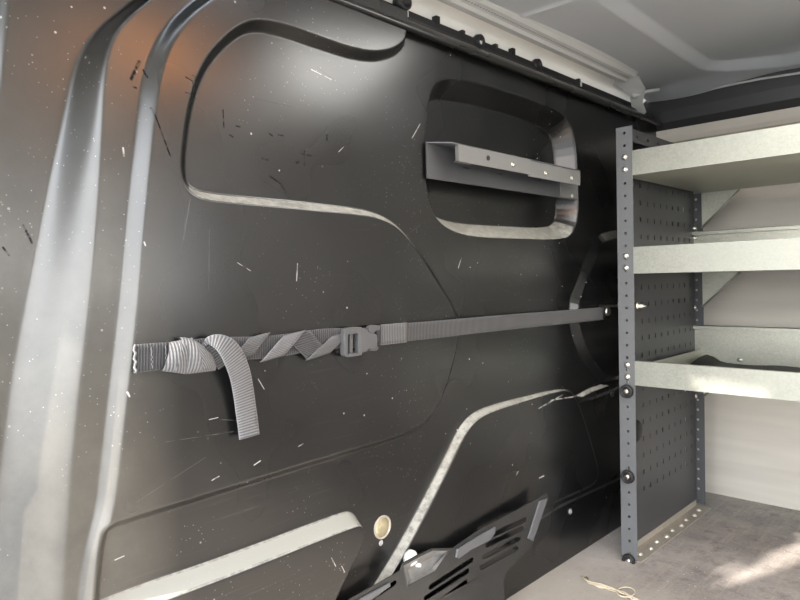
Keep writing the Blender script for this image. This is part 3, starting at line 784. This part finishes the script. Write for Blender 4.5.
# side-release buckle
bx = X_ + .008
def bz(pts, x=bx): return [(float(a), float(b)) for a, b in yz(pts, x)]
fr = prism('buckle', M['buckle'], rounded(bz([(341, 332), (343, 328.5), (346, 327.5), (356, 326.8), (360, 327), (360, 354), (356, 355.5), (346, 357), (343, 356.5), (341, 354)]), 1), bx - .003, bx + .008, ST,
           holes=[bz([(345, 334.5), (355.5, 333), (355.5, 352.5), (345, 354)])], bevel=.0012)
prism('buckle_bar', M['buckle'], bz([(348.5, 334), (351.5, 333.5), (351.5, 353), (348.5, 353.5)]), bx - .002, bx + .004, fr, bevel=.0008)
prism('buckle_body', M['buckle'], rounded(bz([(357, 328.5), (364, 328.5), (365.5, 332.5), (372, 333.5), (374, 335), (374, 346), (372, 347.5), (366, 348), (364, 351), (357, 353)]), 1), bx - .002, bx + .0085, fr, bevel=.0015)
prism('buckle_prong', M['buckle'], rounded(bz([(366, 331.5), (367, 327), (370, 325), (376, 325), (378, 327), (378, 330), (374, 330), (372.5, 333), (369, 333.5)]), 1), bx - .003, bx + .006, fr, bevel=.001)
prism('buckle_prong', M['buckle'], rounded(bz([(368, 347), (373, 346.5), (376.5, 346), (376, 350), (372, 351), (368, 350)]), 1), bx - .003, bx + .006, fr, bevel=.001)

# ------------------------------------------------------------------ vented steel plate low on the bulkhead
VX = .040
V = thing('vented_plate', 'dull slotted steel plate standing off the foot of the bulkhead', 'plate', (VX, 1.0, .0))
def vy(pts, x=VX): return [(float(a), float(b)) for a, b in yz(pts, x)]
def slot(p, q, hw=2.4):
    a = np.array(p, float); b = np.array(q, float); d = (b - a) / np.linalg.norm(b - a); n = np.array([-d[1], d[0]])
    n = np.array([.25, 1.0]) * 1.0
    o = []
    for s, c in ((1, b), (-1, a)):
        for k in range(5):
            th = -math.pi / 2 + math.pi * k / 4
            o.append(tuple(c + d * hw * math.cos(th) * s + n * hw * math.sin(th) * s))
    return vy(o)
outer = vy([(330, 612), (350, 599), (400, 571), (403, 563), (416, 556), (432, 548.5), (453, 548), (475, 533), (500, 519), (530, 503), (547, 493), (548.5, 495), (545, 508), (537, 530), (532, 545), (528, 551), (500, 565), (430, 604), (400, 622), (340, 660)])
holes = [slot((495, 534), (525, 519.5)), slot((487.5, 545), (522, 528.5)), slot((484, 557), (519, 538.5)), slot((481.5, 567.5), (516.5, 548.5)),
         slot((431, 587), (472, 560)), slot((426, 598), (468, 571)), slot((436, 604), (466, 582)), slot((360, 606), (395, 583))]
holes.append(vy([(404, 566), (418, 558), (433, 551), (449, 551), (436, 571), (408, 586)]))
pl = prism('plate', M['vent'], outer, VX - .0025, VX, V, holes=holes, bevel=.0006)
prism('raised_strip', M['strip'], vy([(456, 549), (476, 536.5), (494, 526.5), (493.5, 533), (488, 540), (470, 549), (457.5, 558), (454.5, 557)]), VX, VX + .005, V, bevel=.0012)
prism('raised_strip', M['strip'], vy([(527, 538), (538.5, 501), (546.5, 498), (532, 541)]), VX, VX + .004, V, bevel=.0012)
prism('raised_strip', M['strip'], vy([(345, 606), (389, 582), (389, 586), (350, 612)]), VX, VX + .004, V, bevel=.0012)
# lower skirt of the plate reaching down to the floor
sk = vy([(340, 658), (400, 620), (430, 603), (500, 564.5), (528, 550.5), (524, 557), (508, 573), (505, 583), (507, 596)])
sk = [p for p in sk if p[1] > .0]
ylast = sk[-1][0]
sk += [(ylast + .004, .0), (sk[0][0], .0)]
prism('skirt', M['vent'], sk, VX - .010, VX - .006, V, bevel=.0006)
# pressed cup with floor sloping back to the bulkhead
rim = vy([(403, 566), (418, 557.5), (433, 550), (450, 550), (437, 572), (407, 588)], VX)
inn = vy([(407, 569), (419, 562), (434, 556), (441, 557), (431, 569), (410, 580)], VX - .016)
bm = bmesh.new(); a = [bm.verts.new((VX - .001, y, z)) for y, z in rim]; b = [bm.verts.new((VX - .016, y, z)) for y, z in inn]
for k in range(len(a)): bm.faces.new([a[k], a[(k + 1) % len(a)], b[(k + 1) % len(a)], b[k]])
bm.faces.new(b)
cup = from_bm('cup', bm, M['cup'], V)
md = cup.modifiers.new('t', 'SOLIDIFY'); md.thickness = .0015
p = onx(417, 565, VX - .014); tube('cup_stud', M['whiteplastic'], [(VX - .016, p[1], p[2]), (VX - .006, p[1] + .001, p[2] + .001)], [.005, .0035], V)
p = onx(411, 556, .026); turned('white_cap', M['whiteplastic'], (.028, float(p[1]), float(p[2]) - .004), (1, 0, 0), [(0, -.008), (.015, -.008), (.015, .0), (.011, .006), (0, .008)], V)
for a_ in [(.0, VX - .0025, 1.24, 1.26, .12, .14), (.0, VX - .01, 1.10, 1.12, .03, .05), (.0, VX - .01, .85, .87, .03, .05)]: boxes('standoff', M['vent'], [a_], V)

# ------------------------------------------------------------------ small fittings on the bulkhead
p = onx(382, 527); h0 = hat(p[1], p[2])
pg = thing('round_grommet', 'round yellowish foil grommet low on the bulkhead beside the bright swage', 'grommet', (h0, float(p[1]), float(p[2])))
mfoil = mat('crumpled_foil', (.55, .50, .34), .35, .7, bump=1.0, bscale=110, noise=.5, nscale=60)
turned('grommet_ring', M['foot'], (h0, p[1], p[2]), (1, 0, 0), [(.018, -.002), (.0215, -.002), (.022, .002), (.0205, .0035), (.018, .002), (.018, -.002)], pg, 28)
turned('foil_disc', mfoil, (h0, p[1], p[2]), (1, 0, 0), [(0, .0012), (.006, .002), (.011, .0008), (.0185, .0012), (.0185, 0), (0, 0)], pg, 28)
p = onx(381, 543); h1 = hat(p[1], p[2])
o = turned('paint_blob', mat('pale_grey_blob', (.42, .42, .42), .6, noise=.5, nscale=120), (h1 - .0005, p[1], p[2]), (1, 0, 0), [(0, .002), (.004, .0016), (.0065, 0), (0, -.001)], None, 9)
o['label'] = 'small pale grey blob just below the round grommet'; o['category'] = 'blob'
for (px, py, r, lb) in [(572, 512, .008, 'small domed screw in the dark skirt right of the slotted plate'), (612, 392, .014, 'dark round fastener beside the front shelf post')]:
    p = onx(px, py); h1 = hat(p[1], p[2])
    o = turned('dome_screw', M['beam'] if px > 600 else M['cup'], (h1, p[1], p[2]), (1, 0, 0), [(0, .006), (r * .4, .0055), (r * .55, .003), (r, .0022), (r, 0), (0, 0)], None, 18)
    o['label'] = lb; o['category'] = 'screw'
# black hole plug on perforated panel
p = onx(637, 431, PX + .003)
turned('panel_plug', M['rubber'], (PX + .0016, float(p[1]), float(p[2])), (1, 0, 0), [(0, .006), (.024, .006), (.029, .003), (.030, 0), (0, 0)], S, 24)

# frayed string on the floor
ps = [onz(a, b, .003) for a, b in [(584, 577), (590, 583), (600, 586), (612, 589), (622, 593), (632, 598), (640, 603)]]
st = thing('frayed_string', 'pale frayed string lying on the floor near the front shelf post', 'string', tuple(float(v) for v in (ps[3][0], ps[3][1], 0)))
for k in range(5):
    tube('strand', M['straw'], [(p[0] + .006 * math.sin(i * 1.3 + k * 2), p[1] + .006 * math.cos(i * 1.7 + k * 1.4), .002 + .002 * (k % 3)) for i, p in enumerate(ps)], .0014, st, 6)
lp = [onz(626 + 9 * math.cos(t), 592 + 5 * math.sin(t), .005) for t in np.linspace(0, 2 * math.pi, 20)]
tube('strand', M['straw'], [tuple(p) for p in lp], .0015, st, 6)

# ------------------------------------------------------------------ light: sun, sky
w = bpy.data.worlds.new('sky'); sc.world = w; w.use_nodes = True
nt = w.node_tree; g = NG(nt); bg = nt.nodes['Background']
D = g.n('ShaderNodeTexCoord').outputs['Generated']
sp = g.n('ShaderNodeSeparateXYZ'); g.L(D, sp.inputs[0])
skyc = g.mix(g.ramp(sp.outputs['Z'], 0, .7), (1, .99, .96), (.80, .88, 1.0))
skyc = g.mix(g.ramp(sp.outputs['Z'], .0, -.05), skyc, (.22, .22, .22))
g.L(skyc, bg.inputs['Color']); bg.inputs['Strength'].default_value = 8.0
sun = bpy.data.lights.new('sun', 'SUN'); sun.energy = 11; sun.angle = math.radians(1.2); sun.color = (1, .91, .80)
so = bpy.data.objects.new('sun', sun); col.objects.link(so)
dv = Vector(SUN).normalized(); so.rotation_euler = dv.to_track_quat('-Z', 'Y').to_euler(); so.location = (0, -3, 4)

for nm, loc, sx, sy, en, c, rz in [('added_sheen_light', (.52, 1.15, 1.322), .50, .30, 5.0, (1, .98, .93), .5), ('added_amber_light', (.71, .73, 1.325), .40, .13, 2.6, (1, .36, .10), 1.03)]:  # both lights added without fixtures, for the bulkhead highlight and orange reflection
    lamp = bpy.data.lights.new(nm, 'AREA'); lamp.shape = 'RECTANGLE'; lamp.size = sx; lamp.size_y = sy; lamp.energy = en; lamp.color = c
    lo = bpy.data.objects.new(nm, lamp); col.objects.link(lo); lo.location = loc; lo.rotation_euler = (0, 0, rz)
# ------------------------------------------------------------------ camera
cam = bpy.data.cameras.new('camera'); cam.sensor_fit = 'HORIZONTAL'; cam.sensor_width = 36; cam.lens = 646 / 800 * 36; cam.clip_start = .02
co = bpy.data.objects.new('camera', cam); col.objects.link(co)
Rm = Matrix(((R[0][0], -R[0][1], -R[0][2]), (R[1][0], -R[1][1], -R[1][2]), (R[2][0], -R[2][1], -R[2][2])))
co.matrix_world = Matrix.Translation(Vector(CAM)) @ Rm.to_4x4()
sc.camera = co
sc.view_settings.view_transform = 'Standard'; sc.view_settings.look = 'None'; sc.view_settings.gamma = 1
sc.view_settings.use_curve_mapping = False
sc.view_settings.exposure = 0.2
